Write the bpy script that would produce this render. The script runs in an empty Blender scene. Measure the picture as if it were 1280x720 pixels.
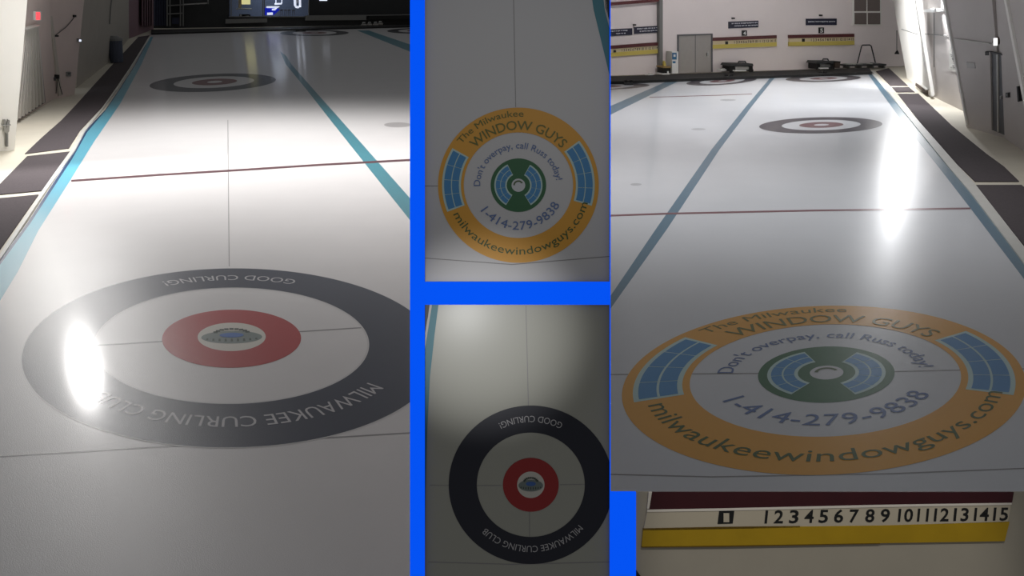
import bpy, bmesh, math, random
from mathutils import Vector
random.seed(4)
S = bpy.context.scene
COL = S.collection

# ------------------------------------------------------------------ camera, world, lamps, exposure
F = 1150.0                      # focal length in pixels of the 1280 wide frame
H = 3.4                         # camera height over the ice
TH = math.atan(375 / F)
CT, ST = math.cos(TH), math.sin(TH)
cam_data = bpy.data.cameras.new('camera')
cam_data.sensor_width = 36
cam_data.lens = 36 * F / 1280
cam_data.clip_end = 400
cam = bpy.data.objects.new('camera', cam_data)
COL.objects.link(cam)
cam.location = (0, 0, H)
cam.rotation_euler = (math.pi / 2 - TH, 0, 0)
S.camera = cam
S.view_settings.view_transform = 'Standard'
S.view_settings.look = 'None'
S.view_settings.exposure = 0
S.view_settings.gamma = 1
S.view_settings.use_curve_mapping = False

world = bpy.data.worlds.new('world')
S.world = world
world.use_nodes = True
world.node_tree.nodes['Background'].inputs[0].default_value = (0.96, 0.98, 1.0, 1)
world.node_tree.nodes['Background'].inputs[1].default_value = 0.15


def area_lamp(name, loc, size, power, color=(1, 1, 1), target=None, spread=math.pi):
    d = bpy.data.lights.new(name, 'AREA')
    d.shape = 'DISK'
    d.size = size
    d.energy = power
    d.color = color
    d.spread = spread
    o = bpy.data.objects.new(name, d)
    COL.objects.link(o)
    o.location = loc
    if target is not None:
        o.rotation_euler = (Vector(target) - Vector(loc)).to_track_quat('-Z', 'Y').to_euler()
    return o


def spot_lamp(name, loc, target, power, angle, blend=1.0, size=0.03, color=(1, 1, 1)):
    d = bpy.data.lights.new(name, 'SPOT')
    d.energy = power
    d.spot_size = math.radians(angle)
    d.spot_blend = blend
    d.shadow_soft_size = size
    d.color = color
    o = bpy.data.objects.new(name, d)
    COL.objects.link(o)
    o.location = loc
    o.rotation_euler = (Vector(target) - Vector(loc)).to_track_quat('-Z', 'Y').to_euler()
    return o


# ------------------------------------------------------------------ from a point of the photograph to a point of the place
def ray(px, py):
    a, b = (px - 640) / F, (360 - py) / F
    return Vector((a, CT + b * ST, -ST + b * CT))


def G(px, py, z=0.0):                       # on the level plane at height z
    d = ray(px, py)
    t = (z - H) / d.z
    return Vector((d.x * t, d.y * t, z))


def V(px, py, base, back=0.0):              # above a ground point, leaning back by so much
    d = ray(px, py)
    t = (base.y + back) / d.y
    return Vector((d.x * t, base.y + back, H + d.z * t))


def B(px, py, depth):                       # on the leaning board
    return Vector((0, 0, H)) + ray(px, py) * depth


class Plane:
    def __init__(self, a, b, c):
        self.p = a.copy()
        n = (b - a).cross(c - a).normalized()
        if n.dot(Vector((0, 0, H)) - a) < 0:
            n = -n
        self.n = n

    def at(self, px, py, off=0.0):
        d = ray(px, py)
        o = Vector((0, 0, H))
        t = (self.p + self.n * off - o).dot(self.n) / d.dot(self.n)
        return o + d * t


def hexa(s):
    s = s.lstrip('#')
    v = [int(s[i:i + 2], 16) / 255 for i in (0, 2, 4)]
    return tuple(c / 12.92 if c <= 0.04045 else ((c + 0.055) / 1.055) ** 2.4 for c in v) + (1,)


# ------------------------------------------------------------------ materials
def mat(name, col, rough=0.6, spec=0.4, noise=0.0, nscale=6.0, bump=0.0, bscale=80.0, metal=0.0, emit=0.0, bump2=0.0, coat=0.0, coat_rough=0.1, stretch=(1, 1, 1)):
    m = bpy.data.materials.new(name)
    m.use_nodes = True
    nt = m.node_tree
    p = nt.nodes['Principled BSDF']
    c = hexa(col) if isinstance(col, str) else col
    p.inputs['Base Color'].default_value = c
    p.inputs['Roughness'].default_value = rough
    p.inputs['Specular IOR Level'].default_value = spec
    p.inputs['Metallic'].default_value = metal
    tc = nt.nodes.new('ShaderNodeTexCoord')
    mp = nt.nodes.new('ShaderNodeMapping')
    mp.inputs['Scale'].default_value = stretch
    nt.links.new(tc.outputs['Object'], mp.inputs['Vector'])
    n1 = nt.nodes.new('ShaderNodeTexNoise')
    n1.inputs['Scale'].default_value = nscale
    n1.inputs['Detail'].default_value = 5
    nt.links.new(mp.outputs['Vector'], n1.inputs['Vector'])
    mx = nt.nodes.new('ShaderNodeMix')
    mx.data_type = 'RGBA'
    k = 1 - noise
    mx.inputs['A'].default_value = (c[0] * k, c[1] * k, c[2] * k, 1)
    mx.inputs['B'].default_value = (min(1, c[0] * (1 + noise)), min(1, c[1] * (1 + noise)), min(1, c[2] * (1 + noise)), 1)
    nt.links.new(n1.outputs['Fac'], mx.inputs['Factor'])
    nt.links.new(mx.outputs['Result'], p.inputs['Base Color'])
    if bump > 0:
        n2 = nt.nodes.new('ShaderNodeTexNoise')
        n2.inputs['Scale'].default_value = bscale
        n2.inputs['Detail'].default_value = 2
        nt.links.new(tc.outputs['Object'], n2.inputs['Vector'])
        b = nt.nodes.new('ShaderNodeBump')
        b.inputs['Strength'].default_value = bump
        b.inputs['Distance'].default_value = 0.01
        nt.links.new(n2.outputs['Fac'], b.inputs['Height'])
        nt.links.new(b.outputs['Normal'], p.inputs['Normal'])
        if bump2 > 0:
            n3 = nt.nodes.new('ShaderNodeTexNoise')
            n3.inputs['Scale'].default_value = 3.0
            nt.links.new(tc.outputs['Object'], n3.inputs['Vector'])
            b3 = nt.nodes.new('ShaderNodeBump')
            b3.inputs['Strength'].default_value = bump2
            b3.inputs['Distance'].default_value = 0.01
            nt.links.new(n3.outputs['Fac'], b3.inputs['Height'])
            nt.links.new(b3.outputs['Normal'], b.inputs['Normal'])
    if coat > 0:
        p.inputs['Coat Weight'].default_value = coat
        p.inputs['Coat Roughness'].default_value = coat_rough
        p.inputs['Coat IOR'].default_value = 1.31
    if emit > 0:
        p.inputs['Emission Color'].default_value = c
        p.inputs['Emission Strength'].default_value = emit
    return m


def ice(name, col, rough=0.42, bump=0.2, bscale=120.0, noise=0.04):
    return mat(name, col, rough=rough, spec=0.5, coat=0.5, coat_rough=0.12, noise=noise, nscale=1.3, bump=bump, bscale=bscale, bump2=0.02)


M = {}
M['ice_l'] = ice('pebbled ice', '#d6d3d2')
M['ice_r'] = ice('smooth ice', '#d2d4d8', rough=0.34, bump=0.06)
M['navy_l'] = ice('navy paint under ice', '#1c2138')
M['navy_edge'] = ice('pale edge paint', '#c9c7c6')
M['red_l'] = ice('red paint under ice', '#a92c2c')
M['white_l'] = ice('white paint under ice', '#cfcac0')
M['blue_l'] = ice('light blue paint under ice', '#5fa9bf')
M['blue_l2'] = ice('teal blue paint under ice', '#3f7f8c')
M['dblue'] = ice('dark blue edge paint', '#1d3f66')
M['hog'] = ice('dark red paint under ice', '#553238')
M['thin'] = ice('grey pencil line under ice', '#8f8c8c')
M['text_l'] = ice('pale lettering paint', '#b9b6b8')
M['far_ring'] = ice('grey navy paint under ice', '#26252c')
M['far_red'] = ice('faded red paint under ice', '#6e3233')
M['ring_r'] = ice('grey paint under ice', '#403c46', rough=0.34, bump=0.06)
M['red_r'] = ice('dusty red paint under ice', '#714a50', rough=0.34, bump=0.06)
M['blue_r'] = ice('steel blue paint under ice', '#56788c', rough=0.34, bump=0.06)
M['hog_r'] = ice('maroon paint under ice', '#7a4a52', rough=0.34, bump=0.06)
M['orange'] = ice('orange paint under ice', '#dfa030', rough=0.34, bump=0.06)
M['green'] = ice('green paint under ice', '#1f6136', rough=0.34, bump=0.06)
M['pane'] = ice('window blue paint under ice', '#3f87bd', rough=0.34, bump=0.06)
M['pane_line'] = ice('pale window bar paint', '#b9d3d0', rough=0.34, bump=0.06)
M['txt_olive'] = ice('olive lettering', '#62661c', rough=0.34, bump=0.06)
M['txt_green'] = ice('dark green lettering', '#3e561c', rough=0.34, bump=0.06)
M['txt_blue'] = ice('blue lettering', '#5870a2', rough=0.34, bump=0.06)
M['white_r'] = ice('white paint under smooth ice', '#cfd0d4', rough=0.34, bump=0.06)
M['beige'] = ice('beige line paint', '#b9ab8c', rough=0.34, bump=0.06)

M['floor'] = mat('beige painted concrete', '#cfc8b8', rough=0.7, noise=0.08, nscale=2, bump=0.05)
M['mat'] = mat('charcoal carpet', '#544e50', rough=0.95, spec=0.1, noise=0.25, nscale=40, bump=0.2, bscale=200)
M['matline'] = mat('pale seam', '#ccc6ba', rough=0.7)
M['curb'] = mat('grey white curb', '#c6c4be', rough=0.5, noise=0.1, nscale=3)
M['wall_white'] = mat('white painted wall', '#eae8e2', rough=0.7, noise=0.03, nscale=2)
M['wall_l'] = mat('dusty pinkish grey panel', '#c4b6b0', rough=0.75, noise=0.06, nscale=1.5)
M['wall_l2'] = mat('olive grey wall', '#b0aaa0', rough=0.8, noise=0.08, nscale=1.5)
M['wall_r'] = mat('pale grey back wall', '#eee4e3', rough=0.8, noise=0.04, nscale=1.0)
M['wall_rs'] = mat('grey side wall', '#c4beba', rough=0.8, noise=0.05, nscale=1.2)
M['slat'] = mat('slat metal', '#b7b3ad', rough=0.5, noise=0.05)
M['dark'] = mat('blackish panel', '#303132', rough=0.7, noise=0.2, nscale=2)
M['black'] = mat('black rubber', '#161616', rough=0.7, noise=0.2)
M['darkgrey'] = mat('dark grey', '#3a3b3c', rough=0.6, noise=0.15)
M['grey'] = mat('mid grey', '#7c7c7a', rough=0.6, noise=0.08)
M['metal'] = mat('grey steel', '#9a9a98', rough=0.35, metal=0.7)
M['door'] = mat('grey metal door', '#a39e9a', rough=0.5, noise=0.06)
M['door_dark'] = mat('dark grey door leaf', '#66676a', rough=0.5, noise=0.06)  # plain darker grey for the side door and the frames
M['navy_sign'] = mat('navy sign', '#24243a', rough=0.5)
M['sign_txt'] = mat('pale sign dashes', '#c9c9d2', rough=0.6)
M['maroon'] = mat('maroon board strip', '#5d2a2c', rough=0.5, noise=0.08)
M['cream'] = mat('cream board strip', '#d9c9a6', rough=0.6)
M['yellow'] = mat('yellow board strip', '#d2bf62', rough=0.6)
M['plate'] = mat('black number plate', '#141414', rough=0.5)
M['white'] = mat('white enamel', '#e8e8e6', rough=0.5)
M['blue_sticker'] = mat('blue sticker', '#2e6d9a', rough=0.5)
M['wood'] = mat('brown bench wood', '#4b3f38', rough=0.7, noise=0.2, nscale=8)
M['grille'] = mat('grey brown window panel', '#756a66', rough=0.6, noise=0.12, nscale=6, stretch=(1, 1, 8))
M['exit_red'] = mat('lit red exit sign', '#ff4a52', emit=1.4)
M['exit_white'] = mat('lit white lamp face', '#ffffff', emit=1.5)
M['lit_yellow'] = mat('lit yellow cabinet front', '#e6dfa0', emit=0.9)
M['glow_white'] = mat('self-glowing white', '#e8eeff', emit=1.0)  # emission also stands in for room light on chair, counter and screen stand
M['glow_blue'] = mat('self-glowing deep blue', '#1020a8', emit=0.9)  # emission put into the counter body, which is no lamp
M['lounge'] = mat('lounge wall seen through the glass', '#4a5366', rough=0.8, emit=0.25)  # faint emission put into the wall in place of room light
M['pink'] = mat('dull pink curtain', '#8a6f77', rough=0.9)
M['navy_curtain'] = mat('dark blue curtain', '#333648', rough=0.9, noise=0.2, nscale=3)
M['cardboard'] = mat('tan box', '#9b8457', rough=0.8)
M['bin_blue'] = mat('slate blue plastic', '#4d5362', rough=0.6)
M['stone'] = mat('grey granite', '#8e8a86', rough=0.3, noise=0.3, nscale=60)
M['glow_painted'] = mat('backlit blue acrylic', '#0555fa', rough=0.9, spec=0.0, emit=0.93)  # emission added to keep the blue bright; no lamp sits behind it
M['glow_painted'].node_tree.nodes['Principled BSDF'].inputs['Base Color'].default_value = (0, 0.01, 0.06, 1)
for l_ in list(M['glow_painted'].node_tree.nodes['Principled BSDF'].inputs['Base Color'].links):
    M['glow_painted'].node_tree.links.remove(l_)
M['side'] = mat('dark blue cabinet side', '#0b2f8a', rough=0.5)
M['smudge'] = ice('faint grey mark under ice', '#a9a5a4')
M['smudge_r'] = ice('faint bluish grey mark under ice', '#b0b2b6', rough=0.34, bump=0.06)
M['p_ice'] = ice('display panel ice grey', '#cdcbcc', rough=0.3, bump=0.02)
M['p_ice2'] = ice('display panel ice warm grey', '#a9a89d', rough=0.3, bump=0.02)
M['backboard'] = mat('dusty grey board', '#aba394', rough=0.8, noise=0.06, nscale=9)
M['sb_maroon'] = mat('deep maroon slat', '#3c0b14', rough=0.5, noise=0.2, nscale=20)
M['sb_white'] = mat('off white number strip', '#c2b7a2', rough=0.6, noise=0.06, nscale=8)
M['sb_yellow'] = mat('mustard slat', '#b3900f', rough=0.5, noise=0.15, nscale=12)
M['sb_edge'] = mat('thin white slat edge', '#e6ded2', rough=0.5)
M['sb_brown'] = mat('brown joint', '#6b5214', rough=0.6)
gl = bpy.data.materials.new('clear lounge glass')
gl.use_nodes = True
gp = gl.node_tree.nodes['Principled BSDF']
gp.inputs['Transmission Weight'].default_value = 1
gp.inputs['Roughness'].default_value = 0.02
gp.inputs['IOR'].default_value = 1.1
M['glass'] = gl


# ------------------------------------------------------------------ mesh helpers
def make(name, verts, faces, m, parent=None, smooth=False):
    me = bpy.data.meshes.new(name)
    me.from_pydata([tuple(v) for v in verts], [], faces)
    me.update()
    o = bpy.data.objects.new(name, me)
    COL.objects.link(o)
    me.materials.append(M[m])
    if smooth:
        for p in me.polygons:
            p.use_smooth = True
    if parent is not None:
        o.parent = parent
        o.matrix_parent_inverse = parent.matrix_world.inverted() if parent.type != 'EMPTY' else \
            __import__('mathutils').Matrix.Translation(-parent.location)
    return o


def tag(o, label=None, cat=None, group=None, kind=None):
    if label:
        o['label'] = label
    if cat:
        o['category'] = cat
    if group:
        o['group'] = group
    if kind:
        o['kind'] = kind
    return o


def thing(name, loc, label, cat, group=None):
    o = bpy.data.objects.new(name, None)
    o.empty_display_size = 0.2
    COL.objects.link(o)
    o.location = loc
    return tag(o, label, cat, group)


class MB:
    def __init__(self):
        self.v, self.f = [], []

    def prism(self, ring, off):                       # ring of points pushed along off
        n, k = len(ring), len(self.v)
        off = Vector(off)
        self.v += [Vector(p) for p in ring] + [Vector(p) + off for p in ring]
        self.f.append(list(range(k, k + n)))
        self.f.append(list(range(k + 2 * n - 1, k + n - 1, -1)))
        for i in range(n):
            j = (i + 1) % n
            self.f.append([k + i, k + j, k + n + j, k + n + i])
        return self

    def flat(self, ring):
        k = len(self.v)
        self.v += [Vector(p) for p in ring]
        self.f.append(list(range(k, k + len(ring))))
        return self

    def ribbon(self, L, R, off=None):
        for i in range(len(L) - 1):
            q = [L[i], R[i], R[i + 1], L[i + 1]]
            if off is None:
                self.flat(q)
            else:
                self.prism(q, off)
        return self

    def box(self, lo, hi):
        x0, y0, z0 = lo
        x1, y1, z1 = hi
        return self.prism([(x0, y0, z0), (x1, y0, z0), (x1, y1, z0), (x0, y1, z0)], (0, 0, z1 - z0))

    def tube(self, pts, r, n=8):
        pts = [Vector(p) for p in pts]
        k = len(self.v)
        for i, p in enumerate(pts):
            t = (pts[min(i + 1, len(pts) - 1)] - pts[max(i - 1, 0)]).normalized()
            a = t.orthogonal().normalized() if i == 0 else (a - t * a.dot(t)).normalized()
            b = t.cross(a)
            for j in range(n):
                an = 2 * math.pi * j / n
                self.v.append(p + (a * math.cos(an) + b * math.sin(an)) * r)
        for i in range(len(pts) - 1):
            for j in range(n):
                j2 = (j + 1) % n
                self.f.append([k + i * n + j, k + i * n + j2, k + (i + 1) * n + j2, k + (i + 1) * n + j])
        self.f.append([k + j for j in range(n)][::-1])
        self.f.append([k + (len(pts) - 1) * n + j for j in range(n)])
        return self

    def lathe(self, c, prof, n=20):
        k = len(self.v)
        c = Vector(c)
        for r, z in prof:
            for j in range(n):
                an = 2 * math.pi * j / n
                self.v.append(c + Vector((r * math.cos(an), r * math.sin(an), z)))
        for i in range(len(prof) - 1):
            for j in range(n):
                j2 = (j + 1) % n
                self.f.append([k + i * n + j, k + i * n + j2, k + (i + 1) * n + j2, k + (i + 1) * n + j])
        self.f.append([k + j for j in range(n)][::-1])
        self.f.append([k + (len(prof) - 1) * n + j for j in range(n)])
        return self

    def build(self, name, m, parent=None, smooth=False):
        return make(name, self.v, self.f, m, parent, smooth)


_txt = {}


def text2d(s, bold=0.0):
    key = (s, bold)
    if key in _txt:
        return _txt[key]
    cu = bpy.data.curves.new('lettering', 'FONT')
    cu.body = s
    cu.size = 1.0
    cu.offset = bold
    cu.resolution_u = 3
    o = bpy.data.objects.new('lettering', cu)
    COL.objects.link(o)
    dg = bpy.context.evaluated_depsgraph_get()
    me = bpy.data.meshes.new_from_object(o.evaluated_get(dg))
    v = [(p.co.x, p.co.y) for p in me.vertices]
    f = [list(p.vertices) for p in me.polygons]
    bpy.data.objects.remove(o)
    bpy.data.curves.remove(cu)
    bpy.data.meshes.remove(me)
    x0, x1 = min(a[0] for a in v), max(a[0] for a in v)
    _txt[key] = ([((a[0] - x0), a[1]) for a in v], f, x1 - x0)
    return _txt[key]


CAPH = 0.73          # capital height of the built-in font


def line_text(name, s, m, parent, org, right, up, width, height, bold=0.0, lift=None):
    v, f, w = text2d(s, bold)
    kx, ky = width / w, height / CAPH
    lift = lift or Vector((0, 0, 0))
    return make(name, [org + right * (a * kx) + up * (b * ky) + lift for a, b in v], f, m, parent)


def arc_text(name, s, m, parent, fr, a0, a1, rb, h, z, bold=0.0):
    """letters bent round a circle of the frame fr from angle a0 to a1; clockwise text stands outward"""
    v, f, w = text2d(s, bold)
    sg = 1 if a1 < a0 else -1
    out = []
    for a, b in v:
        an = math.radians(a0 + (a1 - a0) * a / w)
        r = rb + sg * b * h / CAPH
        out.append(fr(r * math.cos(an), r * math.sin(an), z))
    return make(name, out, f, m, parent)


def annulus(name, fr, r0, r1, z, m, parent, n=120, a0=0, a1=360):
    full = abs(a1 - a0) >= 360
    k = n if full else n + 1
    vs, fs = [], []
    for i in range(k):
        an = math.radians(a0 + (a1 - a0) * i / n)
        for r in (r0, r1):
            vs.append(fr(r * math.cos(an), r * math.sin(an), z))
    for i in range(n):
        j = (i + 1) % k if full else i + 1
        fs.append([2 * i, 2 * i + 1, 2 * j + 1, 2 * j])
    return make(name, vs, fs, m, parent)


def disc(name, fr, cx, cy, rx, ry, z, m, parent, n=60):
    return make(name, [fr(cx + rx * math.cos(2 * math.pi * i / n), cy + ry * math.sin(2 * math.pi * i / n), z) for i in range(n)],
                [list(range(n))], m, parent)


def ground_frame(k):                       # centre, right vector, far vector on the ice
    cx, cy, ux, uy, vx, vy = k
    return lambda a, b, z: Vector((cx + a * ux + b * vx, cy + a * uy + b * vy, z))


# ------------------------------------------------------------------ the setting
D0 = 3.0                                     # distance of the leaning board
ZI = 0.0                                     # top of the ice

# floor under everything
fl = MB().box((-60, -3, -0.30), (60, 130, -0.03)).build('floor', 'floor')
tag(fl, kind='structure')

blueL = [(-230, 680), (-30, 372), (0, 331), (38, 279), (90, 199), (109, 165), (133, 137), (150, 112), (170, 80), (188, 46)]
blueR = [(-230, 740), (-30, 425), (22, 340), (48, 288), (87.5, 226), (117, 178), (150, 130), (162, 108), (177, 80), (191.5, 46)]
curbL = [(-230, 660), (-30, 358), (0, 317), (52.5, 238), (89, 187), (101, 164), (128, 134), (147, 108), (167, 77), (187, 45)]

# left hall ice
ring = [G(x - (4.5 if y > 150 else 1.5), y) for x, y in blueL] + [G(189, 40), G(513, 32.5), G(600, 30.5)]
ring = [Vector((-3.4, 2.0, 0))] + ring
e = ring[-1]
ring += [Vector((-0.12, e.y, 0)), Vector((-0.12, 2.0, 0))]
il = MB().prism([p - Vector((0, 0, 0.03)) for p in ring], (0, 0, 0.03)).build('ice_surface', 'ice_l')
tag(il, 'pebbled grey white ice of the left hall, with the glaring lamp reflection', 'ice', kind='structure')

# right hall ice: outer edge is the pale curb
curbRo = [(1092, 88), (1116, 117), (1150, 153), (1195, 204), (1219, 230), (1280, 308), (1400, 462), (1560, 668)]
curbRi = [(1089, 89), (1108, 112), (1143, 156), (1188, 211), (1213, 240), (1272, 318), (1390, 480), (1545, 700)]
ring = [Vector((0.12, 2.0, 0)), Vector((3.6, 2.0, 0))] + [G(*p) for p in reversed(curbRi)]
ring += [G(763, 101), G(700, 103.5)]
e = ring[-1]
ring += [Vector((0.12, e.y, 0))]
ir = MB().prism([p - Vector((0, 0, 0.03)) for p in ring], (0, 0, 0.03)).build('ice_surface', 'ice_r')
tag(ir, 'smooth bluish grey ice of the right hall', 'ice', kind='structure')

# wall between the two halls, behind the blue board
tag(MB().box((-0.12, 4.3, -0.03), (0.12, 96, 4.6)).build('wall_divider', 'wall_r'), kind='structure')


def facet(name, bl, br, tl, tr, m, th=0.15, top=5.2, back=0.0):
    a, b = G(*bl), G(*br)
    c, d = V(tr[0], tr[1], b, back), V(tl[0], tl[1], a, back)
    d = a + (d - a) * (top / d.z)
    pl = Plane(a, b, d)
    c = pl.at(tr[0], tr[1])
    c = b + (c - b) * (top / c.z)
    dn = Vector((0, 0, -0.03))
    MBo = MB().prism([a + dn, b + dn, c, d], -pl.n * th)
    o = MBo.build(name, m)
    tag(o, kind='structure')
    return pl


# left hall side, walls from near to far
PL_POST = facet('wall_left', (-90, 196), (18, 186), (-74, 0), (34, 0), 'wall_white', th=0.4)
PL_SLAT = facet('wall_left', (6, 160), (68, 122), (18, 0), (62, 0), 'wall_l')
PL_PAN = facet('wall_left', (66, 123), (93, 117), (62, 0), (105, 0), 'wall_l', th=0.3)
PL_F4 = facet('wall_left', (95, 109), (138, 76), (101, 0), (142, 0), 'wall_l2')
PL_F5 = facet('wall_left', (138, 76), (161, 48), (142, 0), (161, 0), 'wall_l2')
PL_F6 = facet('wall_left', (161, 48), (192, 36), (161, 0), (192, 0), 'pink')
# far wall of the left hall: solid below and beside the lit window, lounge behind
PF = Plane(G(192, 35), G(513, 30.5), G(192, 35) + Vector((0, 0, 2)))


def on(pl, pts, d0, d1, name, m, parent=None):
    """a slab on a wall: outline pts in front of plane pl, between offsets d0 and d1"""
    r = [pl.at(x, y, d1) for x, y in pts]
    return MB().prism(r, -pl.n * (d1 - d0)).build(name, m, parent)


def rect(x0, y0, x1, y1, dy=0.0):
    return [(x0, y0), (x1, y0 + dy), (x1, y1 + dy), (x0, y1)]


def wallpiece(pl, x0, x1, y0, y1a, y1b, m, th=0.2, name='wall_back'):
    a = [(x0, y0), (x1, y0), (x1, y1b), (x0, y1a)]
    o = on(pl, a, -th, 0, name, m)
    tag(o, kind='structure')
    return o


wallpiece(PF, 186, 287, -75, 36.5, 35.2, 'dark')
wallpiece(PF, 287, 386, 21, 35.2, 33.4, 'dark')
wallpiece(PF, 386, 636, -75, 33.4, 29.6, 'dark')
wallpiece(PF, 287, 386, -75, -40, -40, 'dark')

# far wall of the right hall
PR = Plane(G(763, 94.5), G(1115, 83.0), G(763, 94.5) + Vector((0, 0, 2)))
wallpiece(PR, 645, 1150, -75, 98.5, 82, 'wall_r', name='wall_back')
# right hall side
PR1 = facet('wall_right', (1134, 97), (1163, 120), (1116, 0), (1141, 0), 'wall_white', th=0.3, top=4.2, back=2.6)
PR2 = facet('wall_right', (1161, 117), (1207, 139), (1140, 0), (1180, 0), 'wall_rs', th=0.2, top=4.2, back=2.6)
PR3 = facet('wall_right', (1208, 157), (1257, 171), (1178, 0), (1240, 0), 'wall_rs', th=0.25)
PR4 = facet('wall_right', (1256, 171), (1304, 204), (1239, 0), (1275, 0), 'wall_rs', th=0.25)
PR5 = facet('wall_right', (1296, 208), (1420, 262), (1254, 0), (1400, 0), 'wall_rs', th=0.3)

# ------------------------------------------------------------------ hall lamps and added fill spots (all above the picture)
def lamp_at(name, px, dist, z, size, power, color=(1, 0.98, 0.95)):
    d = ray(px, 100)
    x = (px - 640) / F * (dist * CT)          # same bearing at that distance
    return area_lamp(name, (x, dist, z), size, power, color)


k = G(106, 461)
zl = 4.3
s = 1 + zl / H
spot_lamp('hall_or_fill_lamp', (k.x * s, k.y * s, zl), (k.x * 0.6, k.y * 0.6, 0), 1150, 170, 0.3, 0.13, (1, 0.98, 0.96))
for x_, y_, p_ in ((-9.0, 21.5, 3700), (-4.0, 21.5, 3400), (-0.8, 18.0, 1500)):
    spot_lamp('hall_or_fill_lamp', (x_, y_, 9.0), (x_, y_ - 0.5, 0), p_, 108, 1.0, 0.3, (1, 0.99, 0.98))
spot_lamp('hall_or_fill_lamp', (-5.5, 17.5, 4.8), (-11.2, 19.8, 1.3), 900, 66, 1.0, 0.2, (1, 0.98, 0.94))  # added fill spot that brightens the white post and walkway
k = G(1121, 234)
s = 30.6 / k.y
spot_lamp('hall_or_fill_lamp', (k.x * s, k.y * s, H * (s - 1)), (k.x, k.y, 0), 520, 104, 0.5, 0.11, (0.97, 0.98, 1))
for x_, y_, p_ in ((11.5, 31.0, 6000), (5.5, 26.0, 3800), (5.0, 16.0, 1600)):
    spot_lamp('hall_or_fill_lamp', (x_, y_, 9.5), (x_, y_ + 0.5, 0), p_, 84, 1.0, 0.3, (0.97, 0.98, 1))

spot_lamp('hall_or_fill_lamp', (7.5, 30.5, 4.3), (14.3, 34.8, 1.4), 6500, 40, 0.8, 0.3)  # added fill spot that brightens the white fin
spot_lamp('hall_or_fill_lamp', (7.0, 31.0, 7.5), (8.5, 39.0, 2.2), 900, 110, 1.0, 0.3, (1, 0.97, 0.96))  # added wash that lifts the right hall's back wall

# ------------------------------------------------------------------ walkway mats, curbs and painted lines
def ground_poly(pts, z, th, name, m, label, cat, group=None, parent=None):
    o = MB().prism([G(x, y, z) - Vector((0, 0, th)) for x, y in pts], (0, 0, th)).build(name, m, parent)
    return tag(o, label, cat, group)


def ground_ribbon(L, R, z, name, m, label, cat, group=None, th=None):
    o = MB().ribbon([G(x, y, z) for x, y in L], [G(x, y, z) for x, y in R], None if th is None else (0, 0, -th)).build(name, m)
    return tag(o, label, cat, group)


ground_poly([(31, 192), (52, 172), (77, 150), (95, 131), (112, 112), (144, 77), (160, 60), (173, 46), (187, 44), (167, 77), (147, 106), (128, 133), (100, 163), (86, 185)],
            -0.012, 0.018, 'floor_mat', 'mat', 'long charcoal mat with curved outer edge running to the far end of the left hall', 'floor mat')
ground_poly([(34, 195), (89, 189), (52, 238), (-14, 244)], -0.012, 0.018, 'floor_mat', 'mat',
            'charcoal mat between two pale seams beside the left hall ice, the middle one', 'floor mat')
ground_poly([(-16, 249), (48, 243), (0, 311), (-30, 352), (-230, 655), (-330, 640)], -0.012, 0.018, 'floor_mat', 'mat',
            'charcoal mat nearest the viewer, at the left picture edge', 'floor mat')
ground_ribbon(curbL, [(x + 5 if y > 150 else x + 1.8, y) for x, y in curbL], 0.02, 'curb', 'curb',
              'narrow pale curb between the mats and the left hall ice', 'curb', th=0.05)
ground_ribbon(blueL, blueR, 0.001, 'side_line', 'blue_l', 'light blue band along the left side of the left hall ice', 'painted line')
ground_ribbon([(x - (4 if y > 150 else 1.2), y) for x, y in blueL], [(x, y) for x, y in blueL], 0.001, 'edge_line', 'dblue',
              'thin dark blue strip between the pale curb and the light blue band, left hall', 'painted line')
ground_ribbon([(350, 64), (357, 80), (384, 113), (413, 150), (502, 262), (560, 335), (622, 414)], [(358, 70), (364, 80), (393, 113), (426, 150), (519, 255), (580, 325), (630, 386)],
              0.001, 'sheet_line', 'blue_l2', 'teal blue line from the far ice to the blue board, left hall', 'painted line')
ground_ribbon([(446, 38), (511, 64), (632, 113)], [(461, 38), (511, 55), (634, 93)], 0.001, 'sheet_line', 'blue_l2',
              'short dark blue line at the top right of the left hall ice', 'painted line')


def thin_line(name, pts, w, z, m, label, off=0):
    L = [(x, y - w / 2) for x, y in pts]
    R = [(x, y + w / 2) for x, y in pts]
    return ground_ribbon(L, R, z, name, m, label, 'painted line')


thin_line('hog_line', [(89, 226), (200, 218.5), (300, 212.5), (400, 206), (512, 200), (634, 194)], 2.6, 0.002, 'hog', 'dark red line straight across the left hall ice')
thin_line('tee_line', [(113, 432), (200, 427), (286, 420), (375, 414.5), (461, 409)], 1.4, 0.0012, 'thin', 'thin grey line through the middle of the big navy house, left hall')
thin_line('back_line', [(0, 571), (190, 559), (330, 552), (513, 541), (625, 534)], 1.6, 0.0012, 'thin', 'thin grey line just in front of the big navy house, left hall')
ground_ribbon([(284.4, 150), (286, 333)], [(285.2, 150), (287, 333)], 0.0012, 'centre_line', 'thin', 'faint centre line leading to the big navy house', 'painted line')

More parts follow.
